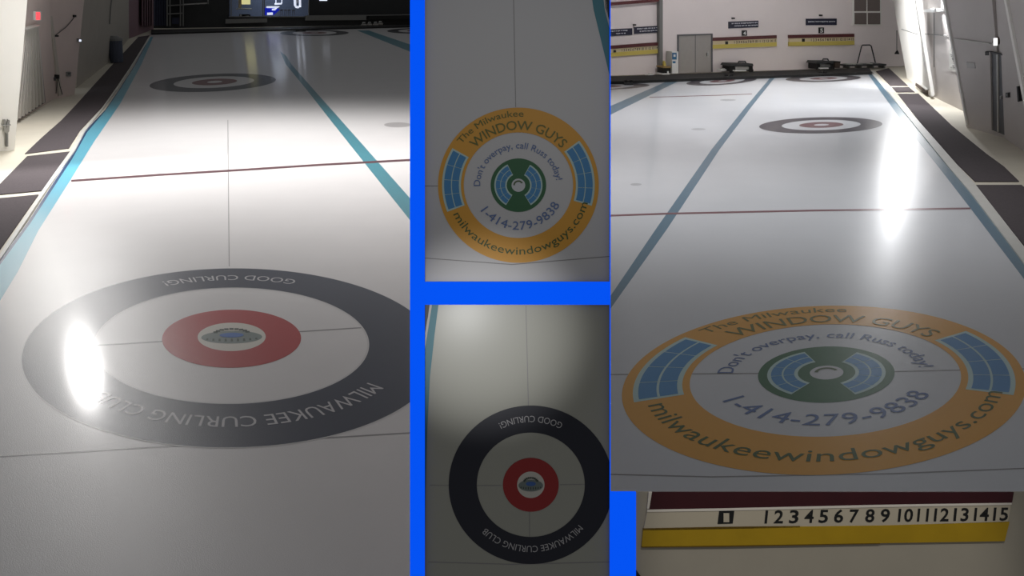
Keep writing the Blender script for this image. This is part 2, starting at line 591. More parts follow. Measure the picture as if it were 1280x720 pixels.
# right hall
ground_ribbon(curbRi, curbRo, 0.02, 'curb', 'curb', 'pale curb along the right side of the right hall ice', 'curb', th=0.05)
bR_L = [(1083, 90), (1096, 108), (1128, 152), (1171, 206), (1212, 259), (1262, 325), (1290, 362), (1420, 545), (1500, 660)]
ground_ribbon(bR_L, [(1087, 90), (1103, 110), (1139, 154), (1184, 209), (1234, 265), (1268, 315), (1300, 360), (1440, 540), (1530, 660)] if False else
              [(x + w, y - w * 0.25) for (x, y), w in zip(bR_L, (4, 6, 10, 13, 19, 24, 27, 36, 42))], 0.001, 'side_line', 'blue_r',
              'steel blue band along the right side of the right hall ice', 'painted line')
ground_ribbon([(678, 489), (738, 405), (763, 370), (820, 286), (890, 186), (935, 130), (963, 97)], [(684, 505), (745, 412), (763, 386), (834, 286), (900, 186), (942, 130), (968.5, 97)],
              0.001, 'sheet_line', 'blue_r', 'long steel blue line from the blue board to the far houses, right hall', 'painted line')
ground_ribbon([(660, 186), (763, 132.5), (833, 102)], [(660, 202), (763, 143.5), (847, 102)], 0.001, 'sheet_line', 'blue_r',
              'wide steel blue line at the top left of the right hall ice', 'painted line')
thin_line('hog_line', [(648, 272.5), (763, 269.5), (834, 267), (1020, 263), (1213, 260.5)], 2.2, 0.002, 'hog_r', 'maroon line straight across the right hall ice')
thin_line('tee_line', [(652, 469), (778, 468), (1030, 466), (1281, 461)], 1.2, 0.0012, 'thin', 'thin grey line through the middle of the orange house')
thin_line('back_line', [(654, 590), (890, 596), (1114, 592), (1290, 585), (1400, 580)], 1.4, 0.0012, 'thin', 'thin grey line just in front of the orange house')
thin_line('hog_line', [(812, 121.6), (900, 119), (940, 117.5)], 0.8, 0.0012, 'hog_r', 'faint maroon line across the far right hall ice before the far houses')

ground_poly([(1095, 89), (1111, 85), (1135, 107), (1113, 107)], -0.012, 0.018, 'floor_mat', 'mat', 'farthest dark mat beside the right hall ice, at the back corner', 'floor mat')
ground_poly([(1115, 109), (1136, 108.5), (1143.5, 115), (1120.5, 115)], -0.012, 0.018, 'floor_mat', 'mat', 'very short mat between two pale seams on the right walkway', 'floor mat')
ground_poly([(1122, 117), (1148, 117), (1167, 135), (1190, 157), (1212, 175), (1233, 192), (1255, 208), (1274, 226.5), (1219, 226.5), (1195, 203), (1150, 152)],
            -0.012, 0.018, 'floor_mat', 'mat', 'long charcoal mat with wavy outer edge on the right walkway', 'floor mat')
ground_poly([(1220, 231), (1277, 231), (1330, 275), (1520, 420), (1700, 560), (1560, 660), (1400, 460), (1280, 306)], -0.012, 0.018, 'floor_mat', 'mat',
            'charcoal mat nearest the viewer at the right picture edge', 'floor mat')


for x, y, rx, ry, m_, lab in ((497, 156, 17, 3.2, 'smudge', 'faint grey oval smudge on the ice right of the teal blue line, left hall'),
                              (910, 125, 10, 1.2, 'smudge_r', 'faint grey oval smudge left of the long blue line, before the far houses, right hall'),
                              (873, 161.5, 9, 1.3, 'smudge_r', 'faint grey oval smudge left of the long blue line, level with the mid distance house'),
                              (795, 230.5, 7, 1.6, 'smudge_r', 'faint grey oval smudge above the maroon line near the blue board')):
    o = MB().flat([G(x + rx * math.cos(a / 20 * math.tau), y + ry * math.sin(a / 20 * math.tau), 0.001) for a in range(20)]).build('ice_smudge', m_)
    tag(o, lab, 'smudge')

# ------------------------------------------------------------------ houses
def plain_house(name, k, label, ring_m, red_m, ice_m, group=None, small=True):
    fr = ground_frame(k)
    t = thing(name, fr(0, 0, 0), label, 'curling house', group)
    annulus('outer_ring', fr, 0.64, 1.0, 0.002, ring_m, t, 90)
    annulus('inner_ring', fr, 0.12, 0.36, 0.002, red_m, t, 60)
    disc('button', fr, 0, 0, 0.12, 0.12, 0.002, ice_m, t, 30)
    return t


def dry(m):
    """the same paint on the smooth face of a display: no pebble"""
    if m + '_dry' not in M:
        c = M[m].copy()
        c.name = M[m].name.replace(' under ice', '').replace(' under smooth ice', '') + ' on display'
        p_ = c.node_tree.nodes['Principled BSDF']
        for l in list(p_.inputs['Normal'].links):
            c.node_tree.links.remove(l)
        p_.inputs['Roughness'].default_value = 0.5
        p_.inputs['Coat Weight'].default_value = 0.1
        p_.inputs['Coat Roughness'].default_value = 0.3
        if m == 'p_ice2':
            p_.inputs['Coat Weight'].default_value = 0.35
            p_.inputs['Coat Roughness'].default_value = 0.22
        M[m + '_dry'] = c
    return m + '_dry'


def navy_house(fr, t, z, pm=None):
    g = (lambda m: dry(pm.get(m, m))) if pm is not None else (lambda m: m)
    annulus('outer_ring', fr, 0.672, 1.0, z(2), g('navy_l'), t, 160)
    annulus('ring_edge', fr, 0.662, 0.672, z(2), g('navy_edge'), t, 160)
    annulus('ring_edge', fr, 1.0, 1.006, z(2), g('navy_edge'), t, 160)
    annulus('inner_ring', fr, 0.168, 0.342, z(2), g('red_l'), t, 100)
    disc('button', fr, 0, 0, 0.168, 0.168, z(2), g('white_l'), t, 60)
    # little stadium emblem on the button
    em = disc('emblem', fr, 0, -0.01, 0.15, 0.075, z(3), g('emb_grey'), t)
    e_ = MB()
    for i in range(-4, 5):
        x = i * 0.03
        yy = 0.05 * math.sqrt(max(0, 1 - (x / 0.15) ** 2))
        e_.flat([fr(x - .006, -0.012 - yy, z(4)), fr(x + .006, -0.012 - yy, z(4)), fr(x + .004, -0.012 - yy * .35, z(4)), fr(x - .004, -0.012 - yy * .35, z(4))])
    e_.build('emblem_ribs', g('emb_dark'), em)
    e_ = MB()
    for i in range(9):
        a = math.radians(200 + i * 17.5) if False else math.radians(20 + i * 17.5)
        x, y = 0.085 * math.cos(a), 0.03 + 0.058 * math.sin(a)
        e_.flat([fr(x - .011, y - .011, z(4)), fr(x + .011, y - .011, z(4)), fr(x + .011, y + .011, z(4)), fr(x - .011, y + .011, z(4))])
    e_.build('emblem_ribs', g('emb_dark'), em)
    disc('emblem_blue', fr, 0, 0.012, 0.06, 0.028, z(5), g('emb_blue'), em)
    rot = lambda a, b, zz: fr(-a, -b, zz)              # the lettering reads from the far side
    arc_text('lettering', 'MILWAUKEE CURLING CLUB', g('text_l'), t, rot, 139, 45, 0.775, 0.085, z(4))
    arc_text('lettering', 'GOOD CURLING!', g('text_l'), t, rot, 243, 297, 0.875, 0.085, z(4))


M['emb_grey'] = ice('grey green emblem paint', '#76807c')
M['emb_dark'] = ice('dark emblem paint', '#3c463f')
M['emb_blue'] = ice('blue emblem paint', '#3f66a8')


def orange_house(fr, t, z, board=False):
    g = dry if board else (lambda m: m)
    annulus('outer_ring', fr, 0.68, 1.0, z(2), g('orange'), t, 160)
    annulus('inner_ring', fr, 0.085, 0.345, z(2), g('green'), t, 120)
    disc('button', fr, 0, 0, 0.085, 0.085, z(2), g('white_r'), t, 40)
    annulus('handle_mark', fr, 0.045, 0.062, z(4), g('txt_green'), t, 40, -150 + 180, 330 - 150)

    def window(a0, a1, r0, r1, nr, na, lw):
        wo = annulus('window_outline', fr, r0 - lw * 1.6, r1 + lw * 1.6, z(3), g('pane_line'), t, 30, a0 - 1.2, a1 + 1.2)
        mb = MB()
        for i in range(na):
            for j in range(nr):
                b0 = a0 + (a1 - a0) * i / na + lw * 28 / r1 * .6
                b1 = a0 + (a1 - a0) * (i + 1) / na - lw * 28 / r1 * .6
                q0 = r0 + (r1 - r0) * j / nr + lw * .5
                q1 = r0 + (r1 - r0) * (j + 1) / nr - lw * .5
                pts = []
                for n_ in range(7):
                    a = math.radians(b0 + (b1 - b0) * n_ / 6)
                    pts.append(fr(q1 * math.cos(a), q1 * math.sin(a), z(4)))
                for n_ in range(6, -1, -1):
                    a = math.radians(b0 + (b1 - b0) * n_ / 6)
                    pts.append(fr(q0 * math.cos(a), q0 * math.sin(a), z(4)))
                mb.flat(pts)
        mb.build('window_panes', g('pane'), wo)
    window(151, 200, 0.735, 0.93, 2, 4, 0.012)
    window(-15, 36, 0.735, 0.93, 2, 4, 0.012)
    window(118, 238, 0.16, 0.285, 2, 5, 0.009)
    window(-58, 60, 0.16, 0.285, 2, 5, 0.009)
    arc_text('lettering', 'The Milwaukee', g('txt_olive'), t, fr, 143, 86, 0.885, 0.085, z(4))
    arc_text('lettering', 'WINDOW GUYS', g('txt_olive'), t, fr, 138, 42, 0.715, 0.125, z(5))
    arc_text('lettering', 'Don\'t overpay, call Russ today!', g('txt_blue'), t, fr, 181, 8, 0.475, 0.085, z(4))
    arc_text('lettering', '1-414-279-9838', g('txt_blue'), t, fr, 215, 334, 0.575, 0.115, z(4))
    arc_text('lettering', 'milwaukeewindowguys.com', g('txt_green'), t, fr, 205, 345, 0.895, 0.105, z(4))


gz = lambda n: n * 0.0008
K = (-2.8768, 8.8236, 2.0544, 0.0843, -0.7266, 2.4024)
fr = ground_frame(K)
navy_house(fr, thing('curling_house', fr(0, 0, 0), 'big navy ringed house with red inner ring in the foreground of the left hall', 'curling house'), gz)
K = (2.9255, 7.8893, 1.8326, -0.0008, 0.7319, 1.895)
fr = ground_frame(K)
orange_house(fr, thing('curling_house', fr(0, 0, 0), 'big orange ringed house with green centre in the foreground of the right hall', 'curling house'), gz)
plain_house('curling_house', (-11.3239, 35.7535, -0.2047, 3.6043, -2.2788, 0.1964), 'dark ringed house with dull red centre across the middle of the left hall ice', 'far_ring', 'far_red', 'ice_l')
plain_house('curling_house', (-15.76, 76.1309, 2.5698, 0.7869, -1.2646, 5.089), 'small flat dark ringed house at the far end, beyond the teal blue line, left hall', 'far_ring', 'far_red', 'ice_l')
plain_house('curling_house', (-7.9032, 80.0891, 1.3834, 4.1758, -2.1305, 3.2952), 'far dark house cut off by the blue board, left hall', 'far_ring', 'far_red', 'ice_l')
plain_house('curling_house', (8.0828, 24.1725, 1.7296, 0.418, 0.2815, 1.4519), 'grey ringed house in mid distance on the right hall ice, near the lamp streak', 'ring_r', 'red_r', 'ice_r')
plain_house('curling_house', (8.0933, 36.1062, 1.5756, 1.3944, -0.2165, 1.1023), 'far grey house left of the long steel blue line, right hall', 'ring_r', 'red_r', 'ice_r')
plain_house('curling_house', (12.3171, 37.1458, 1.6247, 0.4349, 0.4013, 1.3777), 'far grey house in front of the scoreboard numbered 5', 'ring_r', 'red_r', 'ice_r')
plain_house('curling_house', (3.3881, 33.9681, 1.6774, 0.68, -0.0822, 1.0933), 'far grey house cut off by the blue board, right hall', 'ring_r', 'red_r', 'ice_r')

# ------------------------------------------------------------------ the leaning blue display board with its two panels
zfoot = (H - D0 * ST) / CT                     # distance down the board from the view axis to the floor
yfoot = 360 + zfoot / D0 * F
def bb(x0, y0, x1, y1, d0, d1):                # slab on the board, front face at depth d0, going back to depth d1
    r = [B(x0, y0, d0), B(x1, y0, d0), B(x1, y1, d0), B(x0, y1, d0)]
    return r, ray(640, 360) * (d1 - d0)


t = thing('display_board', B(638, yfoot, D0), 'tall backlit blue display board standing between the two halls', 'display board')  # the blue face's glow is added through its material
mb = MB()
for q in ((512.5, -80, 531, yfoot), (531, -80, 762, -30), (531, 352, 762, 381), (531, 745, 762, yfoot), (762, -80, 763.3, yfoot)):
    r, o_ = bb(*q, D0, D0 + 0.001)
    mb.prism(r, o_)
mb.build('front_panel', 'glow_painted', t)
mb = MB()
for q in ((512.7, -80, 530.8, yfoot), (531, -80, 762, -30), (531, 352.2, 762, 380.8), (531, 745, 762, yfoot), (762.1, -80, 763.2, yfoot)):
    r, o_ = bb(*q, D0 + 0.0012, D0 + 0.010)
    mb.prism(r, o_)
mb.build('frame', 'side', t)
mb = MB()
r, o_ = bb(516, -78, 760, yfoot - 2, D0 + 0.035, D0 + 0.10)
mb.prism(r, o_)
mb.build('back_box', 'side', t)
for px in (540, 730):
    p0 = B(px, 100, D0 + 0.10)
    p1 = Vector((p0.x, p0.y + 0.35, 0.0 - 0.0))
    MB().tube([p0, p1], 0.015).build('leg', 'metal', t)


def board_frame(cx, cy, rx, ry, tilt=0.0):
    c_, s_ = math.cos(math.radians(tilt)), math.sin(math.radians(tilt))
    return lambda a, b, z: B(cx + rx * (a * c_ - b * s_), cy - ry * (b * c_ + a * s_), D0 + 0.014 - z)


# upper panel: orange house from above
up = thing('rink_display', B(646, 352, D0 + 0.02), 'upper panel of the blue board, showing the orange house from above', 'display')
r, o_ = bb(529, -40, 762, 354, D0 + 0.014, D0 + 0.034)
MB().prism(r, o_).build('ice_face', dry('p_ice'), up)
fr = board_frame(648, 231.5, 100.5, 97)
pz = lambda n: n * 0.0006
orange_house(fr, up, pz, True)


def bpoly(pts, n, name, m, parent):
    return MB().flat([B(x, y, D0 + 0.014 - pz(n)) for x, y in pts]).build(name, dry(m), parent)


bpoly([(736, -30), (751, -30), (762, 30), (762, 95), (758, 78), (750, 45), (742, 12)], 1, 'side_line', 'blue_l2', up)
bpoly([(755, -30), (762, -30), (762, 26), (757, 10)], 2, 'dark_corner', 'black', up)
bpoly([(751, -30), (755, -30), (760, 20), (762, 30), (762, 36), (756, 12)], 2, 'curb_line', 'curb', up)
bpoly([(530, 322), (640, 330), (762, 320), (762, 321), (640, 331.2), (530, 323)], 1, 'back_line', 'thin', up)
bpoly([(530, 232), (547, 232), (547, 233), (530, 233)], 1, 'tee_line', 'thin', up)
bpoly([(641, -30), (641.8, -30), (645, 134), (644.2, 134)], 1, 'centre_line', 'thin', up)
# lower panel: navy house from above
lo = thing('rink_display', B(646, 745, D0 + 0.02), 'lower panel of the blue board, showing the navy house from above', 'display')
r, o_ = bb(529, 379, 762, 748, D0 + 0.014, D0 + 0.034)
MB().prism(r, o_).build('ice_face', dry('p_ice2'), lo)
M['navy_p'] = ice('black navy panel paint', '#161828', rough=0.3, bump=0.02)
M['red_p'] = ice('deep red panel paint', '#9c1f1f', rough=0.3, bump=0.02)
f0 = board_frame(663.5, 606, 102, 98.5)


def clipx(a, b, z):
    p = f0(a, b, z)
    dep = D0 + 0.014 - z
    lim = (762 - 640) / F * dep
    if p.x > lim:
        p.x = lim
    return p


navy_house(clipx, lo, pz, pm={'navy_l': 'navy_p', 'red_l': 'red_p', 'navy_edge': 'navy_p'})
bpoly([(540, 381), (548, 381), (543, 420), (537.5, 470), (534, 540), (532, 620), (530.5, 745), (529, 745), (529, 450), (533, 425)], 1, 'side_line', 'blue_l2', lo)
bpoly([(529, 381), (539, 381), (534, 400), (529, 430)], 2, 'dark_corner', 'black', lo)
bpoly([(537, 381), (540, 381), (533, 425), (529, 450), (529, 440)], 3, 'curb_line', 'curb', lo)
bpoly([(537, 606), (561, 606.5), (561, 607.3), (537, 606.8)], 1, 'tee_line', 'thin', lo)
bpoly([(595, 606.5), (627, 606.5), (627, 607.3), (595, 607.3)], 1, 'tee_line', 'thin', lo)
bpoly([(700, 605.5), (733, 605), (733, 605.8), (700, 606.3)], 1, 'tee_line', 'thin', lo)
bpoly([(535, 702), (640, 705), (762, 702), (762, 703), (640, 706), (535, 703)], 1, 'back_line', 'thin', lo)
bpoly([(657, 382), (657.8, 382), (661, 507), (660, 507)], 1, 'centre_line', 'thin', lo)
bpoly([(661.5, 640), (662.3, 640), (662.3, 672), (661.5, 672)], 1, 'centre_line', 'thin', lo)

# low grey board to the right that carries the big scoreboard
gb = thing('low_board', B(1020, yfoot, D0), 'low dusty grey board behind the big scoreboard, bottom right', 'board')
r, o_ = bb(795, 615, 1420, yfoot, D0 + 0.003, D0 + 0.012)
MB().prism(r, o_).build('board_face', 'backboard', gb)
r, o_ = bb(763.5, 615, 795, yfoot, D0, D0 + 0.012)
tag(MB().prism(r, o_).build('blue_strip', 'glow_painted', gb), 'backlit blue strip')  # same added glow as the blue board
bpoly([(795, 712), (801.5, 721), (795, 724)], 35, 'dark_corner', 'black', gb)

sb = thing('scoreboard', B(1030, 650, D0), 'big close scoreboard with maroon, white and mustard strips on the low grey board', 'scoreboard')


def sbpoly(pts, name, m, dep=0.004, front=0.003):
    rr = [B(x, y, D0 - front) for x, y in pts]
    return MB().prism(rr, ray(640, 360) * dep).build(name, m, sb)


sbpoly([(815, 615), (1267.5, 615), (1265, 629.5), (1100, 632), (900, 636.5), (811, 638)], 'maroon_strip', 'sb_maroon', 0.008, 0.006)
sbpoly([(811, 615), (815, 615), (812, 636), (809, 636)], 'strip_end', 'sb_edge', 0.008, 0.006)
sbpoly([(809, 637), (900, 635.5), (1100, 631), (1265, 628.5), (1264.5, 631), (1100, 634), (900, 638.5), (809, 640)], 'strip_edge', 'sb_edge', 0.009, 0.007)
sbpoly([(809, 639), (900, 638), (1100, 633.5), (1264, 630.5), (1260, 652), (1100, 657), (900, 660), (804.5, 662)], 'number_strip', 'sb_white', 0.006, 0.0045)
sbpoly([(804, 660.5), (900, 658.5), (1000, 657.5), (1000, 659.5), (900, 661.5), (804, 663)], 'joint', 'sb_brown', 0.007, 0.006)
sbpoly([(804, 662), (900, 659.5), (1100, 657), (1262, 652.5), (1256, 676.5), (1100, 679), (900, 682.5), (802, 683.5)], 'yellow_strip', 'sb_yellow', 0.008, 0.006)
sbpoly([(802, 683), (900, 682), (1100, 678.8), (1100, 680), (900, 683.8), (802, 684.6)], 'joint', 'sb_brown', 0.008, 0.006)
RT, UP = Vector((1, 0, 0)), Vector((0, ST, CT))
pxs = D0 / F
nums = [(1, 953), (2, 967), (3, 986), (4, 1005), (5, 1023), (6, 1042), (7, 1061), (8, 1081), (9, 1100), (10, 1122), (11, 1146), (12, 1167), (13, 1191.5), (14, 1217), (15, 1241)]
for n, x in nums:
    w = {1: 3.2, 11: 14}.get(n, 11.5 if n < 10 else 18.5)
    y = 654 - (x - 953) * 0.0125
    slant = Vector((1, 0, 0)) * 0.10
    line_text('numeral', str(n), 'plate', sb, B(x + (2.5 if n == 1 else 0), y, D0 - 0.0055), RT, UP + slant, w * pxs, 16.5 * pxs, 0.02)
sbpoly([(899, 638.5), (918, 638), (916, 654.5), (897, 655)], 'number_plate', 'plate', 0.007, 0.006)
line_text('numeral', '1', 'sb_white', sb, B(904.5, 652.5, D0 - 0.007), RT, UP, 7 * pxs, 11.5 * pxs, 0.02)

# added fill lights for the displays
spot_lamp('board_fill', (0.9, 1.3, 4.4), B(1030, 655, D0), 95, 27, 0.6, 0.05, (1, 0.97, 0.92))  # added spot to lift the big scoreboard
# added light behind the viewer that washes the top left of the lower panel
p = B(592, 388, D0)
spot_lamp('panel_fill', (-0.31, -0.045, 3.26), B(606, 418, D0 + 0.02), 150, 14.5, 1.0, 0.03)
spot_lamp('panel_fill', (0.3, -0.6, 5.2), B(640, 110, D0 + 0.02), 42, 20, 1.0, 0.05)  # added spot to brighten the upper panel

# ------------------------------------------------------------------ left hall details
t = thing('exit_sign', PL_SLAT.at(47, 20), 'glowing red exit sign high on the left wall behind the white post', 'exit sign')
on(PL_SLAT, rect(44.5, 14.5, 51.5, 25.5), 0, 0.06, 'housing', 'white', t)
on(PL_SLAT, rect(45.8, 15.5, 50.2, 24.5), 0.06, 0.075, 'lit_face', 'exit_red', t)
# radiator like slats
t = thing('slatted_shutter', PL_SLAT.at(35, 148), 'tall ribbed metal shutter on the left wall below the exit sign', 'shutter')
on(PL_SLAT, [(33, 38), (48, 34), (57, 128), (20, 152)], 0, 0.03, 'back_plate', 'darkgrey', t)
for i in range(9):
    a = i / 8
    xt, xb = 33.5 + 14 * a, 21 + 33.5 * a
    yt, yb = 38 - 4 * a, 151 - 22 * a
    on(PL_SLAT, [(xt, yt), (xt + .9, yt), (xb + 1.8, yb - 1), (xb, yb)], 0.03, 0.12, 'slat', 'slat', t)
on(PL_SLAT, [(32, 37), (51, 31.5), (51, 33), (32, 39)], 0.0, 0.14, 'top_rail', 'slat', t)
tag(on(PL_PAN, [(63, 20), (65.5, 20), (78, 119), (74, 120)], 0, 0.05, 'trim_1', 'wall_l2'), kind='structure')
t = thing('wall_cable', PL_PAN.at(70, 44), 'thin dark cable slung between two hooks on the pinkish panel, left wall', 'cable')
MB().tube([PL_PAN.at(*q, 0.05) for q in ((94, 20), (88, 28), (82, 34.5), (76, 39), (71, 43), (69, 45))], 0.012).build('cord', 'darkgrey', t)
on(PL_PAN, rect(93, 18.8, 95.6, 21.5), 0, 0.06, 'hook', 'black', t)
on(PL_PAN, rect(69, 44, 73.5, 46), 0, 0.06, 'hook', 'black', t)
t = thing('wall_pipe', PL_PAN.at(70, 100), 'thin conduit with small boxes down the pinkish panel, left wall', 'pipe')
MB().tube([PL_PAN.at(*q, 0.04) for q in ((67.5, 42), (70, 90), (72, 117))], 0.015).build('pipe', 'wall_l2', t)
on(PL_PAN, rect(71.6, 93.5, 74.4, 98.5), 0, 0.1, 'junction_box', 'black', t)
on(PL_PAN, rect(67.5, 97, 70.2, 101), 0, 0.08, 'junction_box', 'darkgrey', t)
MB().tube([PL_PAN.at(*q, 0.06) for q in ((73, 98), (75, 108), (78, 118))], 0.012).build('cord', 'darkgrey', t)
MB().tube([PL_PAN.at(*q, 0.06) for q in ((72, 99), (71, 108), (70, 117))], 0.012).build('cord', 'darkgrey', t)
t = thing('thermostat', PL_PAN.at(86, 95), 'small grey control box low on the pinkish panel, left wall', 'control box')
on(PL_PAN, rect(84.5, 90, 89, 95.6), 0, 0.06, 'body', 'grey', t)
on(PL_PAN, rect(85.6, 91.2, 87.9, 93.2), 0.06, 0.07, 'screen', 'darkgrey', t)
t = thing('wall_lamp', PL_PAN.at(101, 51), 'tiny bright lamp at the right edge of the pinkish panel, left wall', 'lamp')
on(PL_PAN, rect(98.6, 48.5, 102.6, 53), 0, 0.08, 'housing', 'grey', t)
on(PL_PAN, rect(99.6, 49.5, 101.6, 52), 0.08, 0.1, 'lit_face', 'glow_white', t)
t = thing('water_valve', PL_POST.at(9, 180), 'grey tap and pipe at the foot of the white post', 'tap')
MB().tube([PL_POST.at(8.5, 183, 0.04), PL_POST.at(8.5, 165, 0.04)], 0.03).build('pipe', 'grey', t)
on(PL_POST, [(4.5, 150), (7, 150), (8.5, 160), (10, 150), (12.5, 151), (11.5, 164), (9, 168), (5.5, 164)], 0, 0.08, 'valve', 'metal', t)
MB().tube([PL_POST.at(2.5, 157, 0.09), PL_POST.at(13.5, 156, 0.09)], 0.012).build('handle', 'metal', t)
# bags / bin against the far left wall
t = thing('waste_bin', G(146, 77.5), 'dark round bin with pale lid rim against the far left wall', 'bin')
p = G(146, 77.5)
MB().lathe(p, [(0.30, 0), (0.36, 0.9), (0.37, 1.0)], 18).build('body', 'bin_blue', t)
MB().lathe(p + Vector((0, 0, 1.0)), [(0.40, 0), (0.38, 0.10), (0.15, 0.22)], 18).build('lid', 'grey', t)
t = thing('wall_lamp', PL_F4.at(139, 2), 'pale thin pipe running up the far left wall above the bin', 'pipe')
MB().tube([PL_F4.at(137, 30, 0.05), PL_F4.at(138.5, 8, 0.05), PL_F4.at(141, -10, 0.05)], 0.03).build('pipe', 'grey', t)
t.name = 'wall_pipe'
# curtains at the left of the far wall
for x0, x1, m_, lab in ((192, 208, 'navy_curtain', 'dark blue hanging curtain left of the shelf rack at the far left wall'),
                        (176, 191, 'pink', 'dull pink banner hanging left of the dark blue curtain')):
    mb = MB()
    pl = PF if x0 == 192 else PL_F6
    nseg = 10
    for i in range(nseg):
        xa, xb = x0 + (x1 - x0) * i / nseg, x0 + (x1 - x0) * (i + 1) / nseg
        da, db = (0.25 if i % 2 else 0.12), (0.12 if i % 2 else 0.25)
        mb.prism([pl.at(xa, -30, da), pl.at(xb, -30, db), pl.at(xb, 32, db), pl.at(xa, 32, da)], pl.n * 0.02)
    tag(mb.build('curtain' if x0 == 192 else 'banner', m_), lab, 'curtain' if x0 == 192 else 'banner')
# rack
t = thing('shelf_rack', PF.at(222, 34), 'grey metal shelf rack left of the lit window, left hall', 'rack')
for xx in (209, 212.5, 225.5, 229):
    MB().tube([PF.at(xx, 32.5, 0.6), PF.at(xx, -30, 0.6)], 0.06, 6).build('post', 'grey', t)
for yy, x1 in ((6.5, 228), (17, 228), (-6, 228)):
    on(PF, [(209, yy), (x1, yy - 1), (x1, yy + 0.2), (209, yy + 1.2)], 0.2, 0.75, 'shelf', 'grey', t)
on(PF, [(228, 5), (259, 3.2), (259, 4.6), (228, 6.5)], 0.4, 0.6, 'beam', 'metal', t)
MB().tube([PF.at(260, 5, 0.5), PF.at(260, -30, 0.5)], 0.06, 6).build('post', 'grey', t)
on(PF, rect(215, 22, 224, 30), 0.3, 0.6, 'bin_box', 'navy_curtain', t)
# pale ledge in front of the lit window and along the wall
for x0, x1, ya, yb, yc, yd, lab in ((282, 334, 24, 23, 29.5, 28, 'grey low barrier below the yellow lit cabinet, far end of the left hall'),
                                    (382, 458, 19.4, 18.6, 25.6, 25, 'grey low barrier right of the lit window, left hall')):
    o = on(PF, [(x0, ya), (x1, yb), (x1, yd), (x0, yc)], 0.25, 0.5, 'barrier', 'grey')
    tag(o, lab, 'barrier')
o = on(PF, [(458, 18.6), (560, 17.2), (560, 18.3), (458, 19.8)], 0.2, 0.5, 'hand_rail', 'grey')
tag(o, 'thin grey rail at the top right of the left hall', 'rail')
o = on(PF, [(462, 20), (560, 18.6), (560, 23), (470, 24.5), (459, 25)], 0.3, 0.8, 'rolled_cover', 'black')
tag(o, 'long black rolled cover under the grey rail, left hall', 'cover')
o = MB().ribbon([G(189, 41.5, 0.12), G(350, 36.8, 0.12), G(560, 31.5, 0.12)], [G(189, 37, 0.12), G(350, 33.8, 0.12), G(560, 30, 0.12)], (0, 0, -0.12)).build('bumper', 'black')
tag(o, 'black foam bumper along the far end of the left hall ice', 'bumper')
for i, (x, y) in enumerate(((455, 31.6), (462, 31.4), (469.5, 31.2), (475.5, 30))):
    p = G(x, y + 1.6, 0.0)
    t = thing('curling_stone', p, ('leftmost', 'second from left', 'third from left', 'rightmost')[i] + ' of four pale curling stones by the far bumper of the left hall', 'curling stone', 'curling stones at the far end of the left hall')
    MB().lathe(p, [(0.12, 0), (0.24, 0.05), (0.27, 0.13), (0.24, 0.22), (0.10, 0.26)], 16).build('body', 'stone', t, True)
    MB().tube([p + Vector((-0.12, 0, .27)), p + Vector((-.1, 0, .36)), p + Vector((.14, 0, .36))], 0.03, 6).build('handle', 'white', t)
# lit window and the lounge behind it
w1 = on(PF, [(286, 20.4), (387, 20.4), (387, 21.6), (286, 21.6)], 0, 0.12, 'window_1', 'grey')
tag(w1, kind='structure')
for x in (289, 328.5, 330.5, 386):
    o = on(PF, rect(x - .5, -40, x + .5, 20.4), -0.05, 0.08, 'frame', 'grey', w1)
o = on(PF, rect(287, -40, 386, 20.5), -0.03, -0.02, 'pane', 'glass', w1)
bk = on(PF, rect(262, -60, 410, 24), -4.1, -4.0, 'wall_lounge', 'lounge')
tag(bk, kind='structure')
area_lamp('lounge_lamp', PF.at(340, -30, -2.2), 1.5, 120, (0.75, 0.85, 1.0))
t = thing('lit_cabinet', PF.at(308, 9, -1.5), 'pale yellow lit drinks cabinet behind the lounge window', 'cabinet')
on(PF, rect(302.5, -25, 313, 5.5), -1.6, -1.2, 'lit_front', 'lit_yellow', t)
on(PF, rect(298.5, -25, 302, 10), -1.6, -1.2, 'side_panel', 'cream', t)
on(PF, rect(296, 10.5, 315, 12), -1.8, -1.0, 'base', 'white', t)
t = thing('lounge_table', PF.at(307, 18, -0.8), 'dark table with white edge below the yellow cabinet, behind the glass', 'table')
on(PF, rect(300, 18, 313, 21), -1.2, -0.5, 'top', 'black', t)
on(PF, [(300.5, 18), (302, 18), (302, 20.8), (311, 19.5), (312, 21), (300.5, 21.5)], -0.5, -0.45, 'rim', 'white', t)
t = thing('lounge_counter', PF.at(338, 18, -0.8), 'deep blue lounge counter with glowing white front behind the glass', 'counter')
on(PF, [(331, 10), (345, 9), (350, 12), (342, 19), (331, 19)], -1.2, -0.7, 'body', 'glow_blue', t)
on(PF, [(334, 15.8), (341, 15.5), (341, 18.6), (334, 18.8)], -0.7, -0.65, 'lit_front', 'glow_white', t)
on(PF, [(334, 8), (350, 8), (347, 10), (334, 10)], -1.2, -0.6, 'worktop', 'glow_white', t)
on(PF, [(340, 11), (347, 9.6), (344, 13), (340, 13)], -0.7, -0.65, 'tray', 'glow_white', t)
t = thing('lit_screen', PF.at(349, 2, -0.9), 'white lit screen stand in the middle of the lounge window', 'screen')
on(PF, [(343.5, 4), (353, 3.6), (352, 5.6), (343.5, 6)], -1.2, -1.0, 'foot', 'glow_white', t)
on(PF, [(344.5, -20), (345.5, -20), (345.5, 4), (344.5, 4)], -1.2, -1.1, 'post', 'glow_white', t)
on(PF, [(354, -20), (355, -20), (352.6, 4), (351.6, 4)], -1.2, -1.1, 'post', 'glow_white', t)
on(PF, rect(345.5, -20, 353, -1), -1.3, -1.2, 'display', 'lounge', t)
t = thing('white_chair', PF.at(371, 12, -0.9), 'tall white chair at the right end of the lounge window', 'chair')
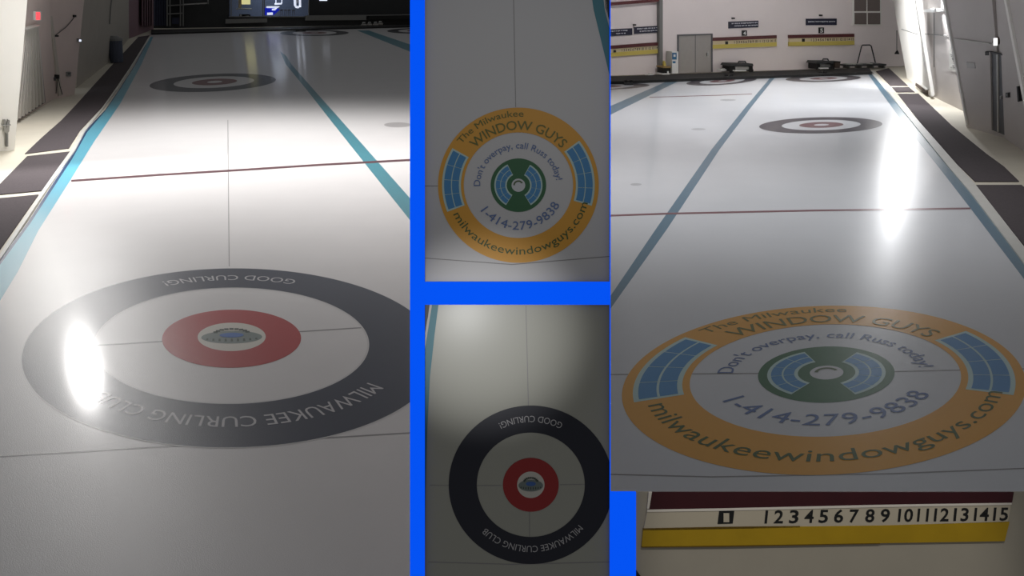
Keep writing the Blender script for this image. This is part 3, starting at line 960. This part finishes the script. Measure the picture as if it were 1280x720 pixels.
on(PF, [(367, -20), (369.5, -20), (370.5, 8), (368, 7)], -1.2, -0.9, 'side_frame', 'glow_white', t)  # chair parts emit in place of room light falling on them
on(PF, [(373.5, -20), (376, -20), (376.5, 9), (374.5, 9)], -1.2, -0.9, 'side_frame', 'glow_white', t)
on(PF, [(368.5, 7.5), (376, 7.5), (373, 10.5), (370, 10)], -1.2, -0.9, 'seat', 'glow_white', t)
on(PF, rect(370, -20, 374, 4), -1.2, -1.1, 'backrest', 'grey', t)
for i, x in enumerate((352, 357, 361.5, 367)):
    t = thing('lounge_stool', PF.at(x, 20, -0.5), ('first', 'second', 'third', 'fourth')[i] + ' grey stool from the blue counter behind the lounge glass', 'stool', 'stools behind the lounge glass')
    on(PF, rect(x - 1.6, 12, x + 1.6, 13.4), -0.8, -0.5, 'seat', 'grey', t)
    for dx in (-1.3, 1.0):
        on(PF, rect(x + dx, 13.4, x + dx + .5, 20), -0.7, -0.6, 'leg', 'grey', t)
tag(on(PF, rect(399.5, -2.5, 409, 1.0), 0, 0.1, 'notice_sign', 'glow_white'), 'small white lit sign at the top of the dark far wall, left hall', 'sign')

# ------------------------------------------------------------------ right hall details
o = MB().ribbon([G(646, 107, .1), G(763, 102, 0.1), G(930, 95.8, 0.1), G(1090, 90, .1)], [G(646, 100.5, .1), G(763, 95.5, .1), G(930, 90, .1), G(1086, 84.5, .1)], (0, 0, -.13)).build('bumper', 'black')
tag(o, 'long black rubber bumper along the back wall of the right hall', 'bumper')
tag(on(PR, [(824.5, -60), (828.5, -60), (828.5, 93), (824.5, 93)], 0, 0.25, 'column', 'grey'), 'slim grey wall column left of the white notice stand', 'column')
tag(on(PR, [(700, 8), (825, -1.5), (825, 2.0), (700, 12)], 0, 0.2, 'trim_2', 'maroon'), kind='structure')


def small_board(x0, x1, yl, yr, label, cat='scoreboard'):
    """scoreboard on the back wall, top edge from (x0,yl) to (x1,yr)"""
    t = thing('scoreboard', PR.at((x0 + x1) / 2, (yl + yr) / 2 + 14), label, cat)
    w = x1 - x0

    def band(a, b, name, m, d=0.08):
        on(PR, [(x0, yl + a), (x1, yr + a), (x1, yr + b), (x0, yl + b)], 0, d, name, m, t)
    band(0, 4.0, 'maroon_strip', 'maroon', 0.10)
    band(4.0, 8.8, 'number_strip', 'cream', 0.06)
    band(8.8, 13.8, 'yellow_strip', 'yellow', 0.09)
    A = PR.at(x0, yl + 8.2, 0.065)
    Bp = PR.at(x1, yr + 8.2, 0.065)
    r_ = (Bp - A) / w
    u_ = (PR.at(x0, yl + 4.2, 0.065) - A) / 4.0
    line_text('numeral_row', '1 2 3 4 5 6 7 8 9 10 11 12 13 14 15', 'plate', t, A + r_ * w * 0.33, r_, u_, w * 0.66, 3.2, 0.02)
    on(PR, rect(x0 + w * .20, yl + 4.6, x0 + w * .24, yl + 8.4), 0.06, 0.09, 'number_plate', 'plate', t)
    return t


small_board(891, 971, 47.2, 44.0, 'narrow striped scoreboard nearest the grey double door, left of the middle, right hall')
small_board(986.5, 1068, 43.8, 42.2, 'narrow striped scoreboard near the barred window, farthest right on the back wall')
small_board(752, 827.5, 58.0, 52.5, 'narrow striped scoreboard partly behind the blue board, right hall back wall')


def banner(x0, x1, yl, yr, h, label, lines):
    t = thing('wall_sign', PR.at((x0 + x1) / 2, yl + h), label, 'sign')
    on(PR, [(x0, yl), (x1, yr), (x1, yr + h), (x0, yl + h)], 0, 0.05, 'board', 'navy_sign', t)
    rng = random.Random(int(x0))
    mb = MB()
    for k_, (fy, fa, fb) in enumerate(lines):
        x = x0 + (x1 - x0) * fa
        while x < x0 + (x1 - x0) * fb:
            w_ = rng.uniform(0.8, 1.9)
            yy = yl + (yr - yl) * (x - x0) / (x1 - x0) + h * fy
            hh = rng.uniform(1.0, 1.5)
            mb.prism([PR.at(a, b, 0.06) for a, b in ((x, yy), (x + w_, yy), (x + w_, yy + hh), (x, yy + hh))], -PR.n * 0.01)
            x += w_ + rng.choice((0.4, 0.5, 1.2))
    mb.build('lettering', 'sign_txt', t)


banner(911, 948, 27.2, 25.8, 8.4, 'navy two line sign nearest the grey double door', ((0.2, .1, .95), (0.58, .2, .95)))
banner(1008, 1046, 23.4, 23.2, 8.2, 'navy one line sign nearest the barred window', ((0.38, .06, .94),))
banner(793, 827, 34.0, 32.0, 8.4, 'navy sign right next to the slim grey column', ((0.2, .1, .95), (0.58, .2, .9)))
banner(750, 790.5, 37.5, 35.2, 8.4, 'navy sign half hidden by the edge of the blue board', ((0.2, .1, .85), (0.6, .5, .8)))


def plate(x, y, ch, label, w=6.5, h=7.5):
    t = thing('number_plate', PR.at(x, y + h), label, 'number plate')
    on(PR, rect(x - w / 2, y, x + w / 2, y + h), 0, 0.05, 'plate', 'plate', t)
    A = PR.at(x - w * .28, y + h - 1.2, 0.055)
    r_ = PR.at(x + w * .28, y + h - 1.2, 0.055) - A
    u_ = PR.at(x - w * .28, y + 1.2, 0.055) - A
    line_text('numeral', ch, 'white', t, A, r_, u_, 1, 1, 0.02)


plate(930.8, 38, '4', 'black numbered plate over the scoreboard nearest the double door', 6, 6.8)
plate(1027, 34.3, '5', 'black plate with white 5, right of middle on the back wall', 6.2, 7.4)
for x, y, lab in ((917.5, 23, 'tiny dark camera above the navy sign near the grey double door'), (1027, 19.3, 'tiny dark camera above the one line navy sign near the barred window'), (794, 31.3, 'tiny dark camera above the sign beside the slim column')):
    t = thing('wall_camera', PR.at(x, y), lab, 'camera')
    on(PR, rect(x - 1.3, y - 1, x + 1.3, y + .8), 0, 0.12, 'body', 'black', t)
    MB().tube([PR.at(x - .2, y, .12), PR.at(x - .2, y, .2)], 0.02).build('lens', 'darkgrey', t)
# grey double door
d1 = on(PR, [(848.5, 44.2), (890, 43), (890, 90), (848.5, 91.5)], 0, 0.04, 'door_1', 'door')
tag(d1, kind='structure')
for q in ([(847.5, 44), (849, 44), (849, 91.5), (847.5, 91.7)], [(889.5, 42), (891, 42), (891, 90), (889.5, 90)], [(847.5, 43.3), (891, 42), (891, 43.6), (847.5, 45)]):
    on(PR, q, 0, 0.08, 'door_frame', 'door_dark', d1)
on(PR, rect(869, 44, 869.6, 90.5), 0.04, 0.05, 'seam', 'door_dark', d1)
on(PR, rect(884, 66, 886, 70), 0.04, 0.1, 'door_handle', 'metal', d1)
# grille window
w2 = on(PR, rect(1066.3, -50, 1101.5, 31.6), 0, 0.06, 'window_2', 'wall_white')
tag(w2, kind='structure')
for x0, x1, y0, y1 in ((1068, 1083, -50, 14), (1084.6, 1100, -50, 14), (1068.4, 1083.3, 16, 30.4), (1085, 1100.4, 16, 30.4)):
    on(PR, rect(x0, y0, x1, y1), 0.06, 0.075, 'pane', 'grille', w2)
# white notice stand with blue sticker, blue jug and items
t = thing('white_locker', PR.at(844, 92, 0.6), 'narrow white locker with blue sticker left of the grey double door', 'locker')
on(PR, rect(840, 64.5, 848, 92), 0.1, 0.6, 'body', 'white', t)
on(PR, rect(840.3, 66, 845.8, 74.5), 0.6, 0.61, 'sticker', 'blue_sticker', t)
on(PR, rect(842, 68, 844.5, 71), 0.61, 0.62, 'sticker_mark', 'white', t)
on(PR, rect(841, 76.5, 844.5, 79), 0.6, 0.61, 'sticker', 'blue_sticker', t)
t = thing('black_crate', PR.at(834, 93, 0.5), 'small black crate on white feet left of the white locker', 'crate')
on(PR, rect(829.5, 85, 838.5, 91.5), 0.2, 0.7, 'body', 'black', t)
on(PR, rect(829, 83, 839, 85), 0.15, 0.75, 'lid', 'cardboard', t)
on(PR, rect(828, 92, 837.5, 93.5), 0.15, 0.75, 'foot', 'white', t)
on(PR, rect(834.2, 89, 836, 92.5), 0.7, 0.72, 'label_tag', 'white', t)
t = thing('yellow_bottle', PR.at(830.5, 80, 0.4), 'tiny yellow bottle standing on the black crate', 'bottle')
on(PR, [(829.8, 77), (831, 76), (832.5, 80), (832.5, 82.6), (829.8, 82.6)], 0.35, 0.45, 'body', 'yellow', t)


def tray(x, y, lab, w=7):
    t = thing('white_tray', PR.at(x, y, 0.5), lab, 'tray')
    on(PR, rect(x - w / 2, y - .8, x + w / 2, y + .8), 0.3, 0.6, 'base', 'white', t)
    on(PR, rect(x - w / 4, y - 2, x + w / 4, y - .8), 0.35, 0.5, 'top', 'curb', t)


tray(814, 94, 'small white tray on the bumper below the leftmost scoreboard')
tray(904.5, 87.5, 'small white tray just right of the grey double door')


def hack(x, y, w, label):
    a = G(x, y, 0.0)
    t = thing('foot_hack', a, label, 'foot hack')
    s_ = a.y / F
    MB().box((a.x - w / 2 * s_, a.y - .15, 0), (a.x + w / 2 * s_, a.y + .15, 0.07)).build('plate', 'darkgrey', t)
    MB().box((a.x - w / 2 * s_, a.y + .05, 0.07), (a.x - w / 8 * s_, a.y + .15, 0.16)).build('foot_rest', 'black', t)
    MB().box((a.x + w / 8 * s_, a.y + .05, 0.07), (a.x + w / 2 * s_, a.y + .15, 0.16)).build('foot_rest', 'black', t)


hack(785.5, 106, 10, 'black foot hack on the ice nearest the blue board, right hall')
hack(911.5, 98.5, 10, 'black foot hack behind the far house left of the long blue line')
hack(1028.5, 94.5, 10, 'black foot hack behind the far house in front of scoreboard 5')
hack(376, 39.5, 12, 'dark foot hack at the far end of the left hall ice')


def cart(x0, x1, y0, y1, label):
    w = x1 - x0
    t = thing('ice_scraper_cart', PR.at((x0 + x1) / 2, y1, 0.5), label, 'cart')
    on(PR, [(x0, y0 + 3), (x0 + 2, y0), (x1 - 1, y0), (x1, y0 + 3)], 0.2, 0.9, 'tray_top', 'darkgrey', t)
    on(PR, rect(x0 + 1, y0 + 3, x0 + w * .22, y1), 0.25, 0.85, 'leg', 'black', t)
    on(PR, rect(x1 - w * .15, y0 + 3, x1 - 1, y1), 0.25, 0.85, 'leg', 'black', t)
    on(PR, rect(x0 + w * .25, y0 + 4, x1 - w * .17, y0 + 7.2), 0.3, 0.8, 'tank', 'metal', t)
    on(PR, rect(x0 + w * .25, y0 + 7.2, x1 - w * .17, y1 - 1), 0.3, 0.8, 'blade_box', 'darkgrey', t)
    on(PR, rect(x0 + w * .15, y1 - 2, x1 - w * .3, y1 - .6), 0.8, 0.86, 'blade', 'white', t)
    for fx in (.1, .9):
        p = PR.at(x0 + w * fx, y1 - 1, 0.5)
        MB().tube([p - Vector((0.08, 0, 0)), p + Vector((0.08, 0, 0))], 0.07, 10).build('wheel', 'black', t)
    MB().tube([PR.at(x0 + w * .35, y0, .5), PR.at(x0 + w * .4, y0 - 2.8, .5), PR.at(x0 + w * .65, y0 - 2.8, .5), PR.at(x0 + w * .7, y0, .5)], 0.03, 6).build('handle', 'darkgrey', t)


cart(911.5, 942, 79.5, 89.5, 'dark ice scraper cart with steel tank by the back wall under scoreboard 4')
cart(1020, 1042.5, 76.5, 86.5, 'dark ice scraper cart with white blade by the back wall under scoreboard 5')
t = thing('waste_bin', PR.at(1047, 85, .5), 'small brown black bin right of the cart under scoreboard 5', 'bin')
on(PR, [(1043.7, 77.5), (1050.5, 77.5), (1049.8, 85), (1044.5, 85)], 0.3, 0.75, 'body', 'wood', t)
on(PR, rect(1043.4, 76.8, 1050.8, 78), 0.28, 0.78, 'rim', 'black', t)
# trapezoid rail and low bench at the back right
t = thing('folding_frame', PR.at(1083, 80, .5), 'dark trapezoid metal frame standing on the bench at the right end of the back wall', 'frame')
MB().tube([PR.at(1071.5, 80, .5), PR.at(1077, 57.5, .5), PR.at(1078.5, 56.4, .5), PR.at(1087, 56.2, .5), PR.at(1089, 57.5, .5), PR.at(1094.5, 79.5, .5)], 0.028, 8).build('tube_frame', 'darkgrey', t)
t = thing('equipment_bench', PR.at(1083, 86, .5), 'low cluttered bench under the trapezoid frame, back right corner', 'bench')
on(PR, [(1058.5, 81), (1108, 80), (1108, 82), (1058.5, 83)], 0.2, 0.8, 'top', 'darkgrey', t)
for x in (1061, 1076, 1091, 1105):
    on(PR, rect(x, 82, x + 1.6, 85.5), 0.3, 0.7, 'leg', 'grey', t)
rng = random.Random(8)
for i in range(7):
    x = 1060 + i * 6.8
    h_ = rng.uniform(1.0, 2.4)
    tq = on(PR, rect(x, 81 - h_, x + rng.uniform(3, 5), 81), 0.35, 0.7, 'small_box', rng.choice(('grey', 'curb', 'darkgrey', 'metal')))
    tag(tq, ('first', 'second', 'third', 'fourth', 'fifth', 'sixth', 'seventh')[i] + ' small box from the left on the low bench in the back right corner', 'box', 'boxes on the low bench')
t = thing('hanging_lamp', PR.at(1121, 68, .8), 'dark cone lamp hanging on a cord in the back right corner', 'lamp')
MB().tube([PR.at(1121, 38, .8), PR.at(1121, 64, .8)], 0.015, 6).build('cord', 'darkgrey', t)
a = PR.at(1121, 67.5, .8)
MB().lathe(a, [(0.11, 0), (0.06, 0.1), (0.02, 0.16)], 16).build('lamp_shade', 'black', t)
# side wall things
t = thing('dark_bench', G(1155, 107), 'low dark wooden bench with pale top against the white fin, right hall', 'bench')
q_ = [(1144, 107), (1158, 118), (1161.5, 117.5), (1147, 106.5)]
MB().prism([G(x, y, 0) for x, y in q_], (0, 0, 0.18)).build('body', 'wood', t)
q_ = [(1143.5, 102.5), (1157.5, 113), (1161.5, 112.5), (1147, 102)]
MB().prism([G(x, y, 0.18) for x, y in q_], (0, 0, 0.03)).build('top', 'curb', t)
t.location = G(1155, 107)
for c_ in t.children:
    c_.matrix_parent_inverse = __import__('mathutils').Matrix.Translation(-t.location)
t = thing('wall_paper', PR2.at(1191, 80), 'pale notice sheet with small marks on the right side wall', 'notice')
on(PR2, [(1186, 58), (1190, 58), (1196, 91), (1186.5, 87)], 0.0, 0.02, 'sheet', 'curb', t)
mb = MB()
for i in range(22):
    x = 1187.2 + rng.random() * 5
    y = 61 + rng.random() * 25
    if x - 1187 > 3.5 + (y - 60) * .15:
        continue
    mb.prism([PR2.at(a_, b_, 0.03) for a_, b_ in ((x, y), (x + 1.4, y + .3), (x + 1.4, y + 1.2), (x, y + .9))], -PR2.n * .01)
mb.build('marks', 'grey', t)
t = thing('wall_fluorescent', PR2.at(1162, 14), 'small white bracket lamp high on the right side wall', 'lamp')
on(PR2, [(1153, 12.5), (1162, 11), (1167.5, 12.5), (1166, 15.5), (1154, 15.2)], 0.0, 0.15, 'housing', 'white', t)
on(PR2, [(1168, 10.5), (1176, 11), (1179, 14), (1169, 14.5)], 0.0, 0.12, 'bracket', 'grey', t)
t.name = 'wall_lamp'
t = thing('wall_pipe', PR2.at(1167, 50), 'thin pipe running down below the white bracket lamp, right side wall', 'pipe')
MB().tube([PR2.at(1167.5, 16, .04), PR2.at(1167.5, 84, .04)], 0.014, 6).build('pipe', 'grey', t)
t = thing('wall_pipe', PR3.at(1215, 50), 'thin pale conduit leading across the grey wall to the lit exit light', 'pipe')
MB().tube([PR3.at(1192, 48.5, .03), PR3.at(1238, 54.5, .03)], 0.014, 6).build('pipe', 'curb', t)
t = thing('wall_pipe', PR2.at(1165, 42), 'thin conduit across the pale wall left of the grey wall, right hall', 'pipe')
MB().tube([PR1.at(1127, 36.5, .03), PR1.at(1147, 43, .03)], 0.014, 6).build('pipe', 'grey', t)
MB().tube([PR2.at(1148.5, 42, .03), PR2.at(1184, 44.5, .03)], 0.014, 6).build('pipe', 'grey', t)
t = thing('exit_light', PR3.at(1244, 52), 'small oval exit light glowing white above the side door, right hall', 'exit light')
r_ = [(1244 + 3.6 * math.cos(a / 12 * 2 * math.pi), 52.3 + 5.4 * math.sin(a / 12 * 2 * math.pi)) for a in range(12)]
on(PR3, r_, 0.0, 0.05, 'housing', 'wood', t)
on(PR3, rect(1241.8, 48, 1245.8, 57), 0.05, 0.07, 'lit_face', 'exit_white', t)
t = thing('wall_speaker', PR3.at(1234, 66), 'small black square box at the top left of the side door, right hall', 'speaker')
on(PR3, rect(1231.3, 64.5, 1236.6, 69.2), 0.0, 0.05, 'body', 'black', t)
on(PR3, rect(1232.5, 65.6, 1235.4, 68), 0.05, 0.06, 'grille', 'darkgrey', t)
d2 = on(PR3, [(1237.5, 65.5), (1255.5, 69.5), (1256, 169), (1239, 162)], 0, 0.03, 'door_2', 'door_dark')
tag(d2, kind='structure')
on(PR3, [(1245.6, 68), (1247, 68), (1247.6, 165), (1246.4, 164.5)], 0.03, 0.06, 'door_frame', 'curb', d2)
on(PR3, [(1237, 64.5), (1256, 68.5), (1256, 70), (1237, 66.3)], 0.03, 0.07, 'door_frame', 'darkgrey', d2)
on(PR3, [(1236.2, 65), (1237.6, 65), (1239.4, 162), (1238, 161.5)], 0.0, 0.07, 'door_frame', 'wall_rs', d2)
on(PR3, rect(1249.5, 120, 1251, 124), 0.03, 0.08, 'door_handle', 'metal', d2)
t = thing('light_switch', PR4.at(1258.5, 119), 'small dark switch box right of the side door, right hall', 'switch')
on(PR4, rect(1256.8, 116, 1260, 122), 0.0, 0.05, 'plate', 'darkgrey', t)
on(PR4, rect(1257.8, 117.5, 1259.2, 120), 0.05, 0.06, 'toggle', 'grey', t)
t = thing('wall_notice', PR3.at(1213, 81), 'faint grey rectangular notice on the grey wall left of the side door', 'notice')
on(PR3, [(1208, 78), (1218, 78.5), (1219, 85.5), (1209, 85)], 0, 0.02, 'sheet', 'door', t)
t = thing('fire_extinguisher', PR4.at(1272, 127), 'slim black holder hanging near the right picture edge', 'holder')
on(PR4, [(1270.5, 108), (1272, 108), (1274.2, 126), (1272, 127.5)], 0, 0.1, 'body', 'black', t)
t.name = 'wall_holder'
# pale edges of the fins
for pl, q, n_ in ((PR1, [(1139.6, -20), (1141.4, -20), (1164.2, 119.5), (1162.4, 119.5)], 3), (PR3, [(1174.5, -20), (1176, -20), (1209.2, 156), (1207.6, 156)], 4),
                  (PR5, [(1251, -20), (1253.5, -20), (1297, 206), (1293.5, 206)], 5)):
    tag(on(pl, q, -0.05, 0.05, 'trim_%d' % n_, 'wall_white'), kind='structure')
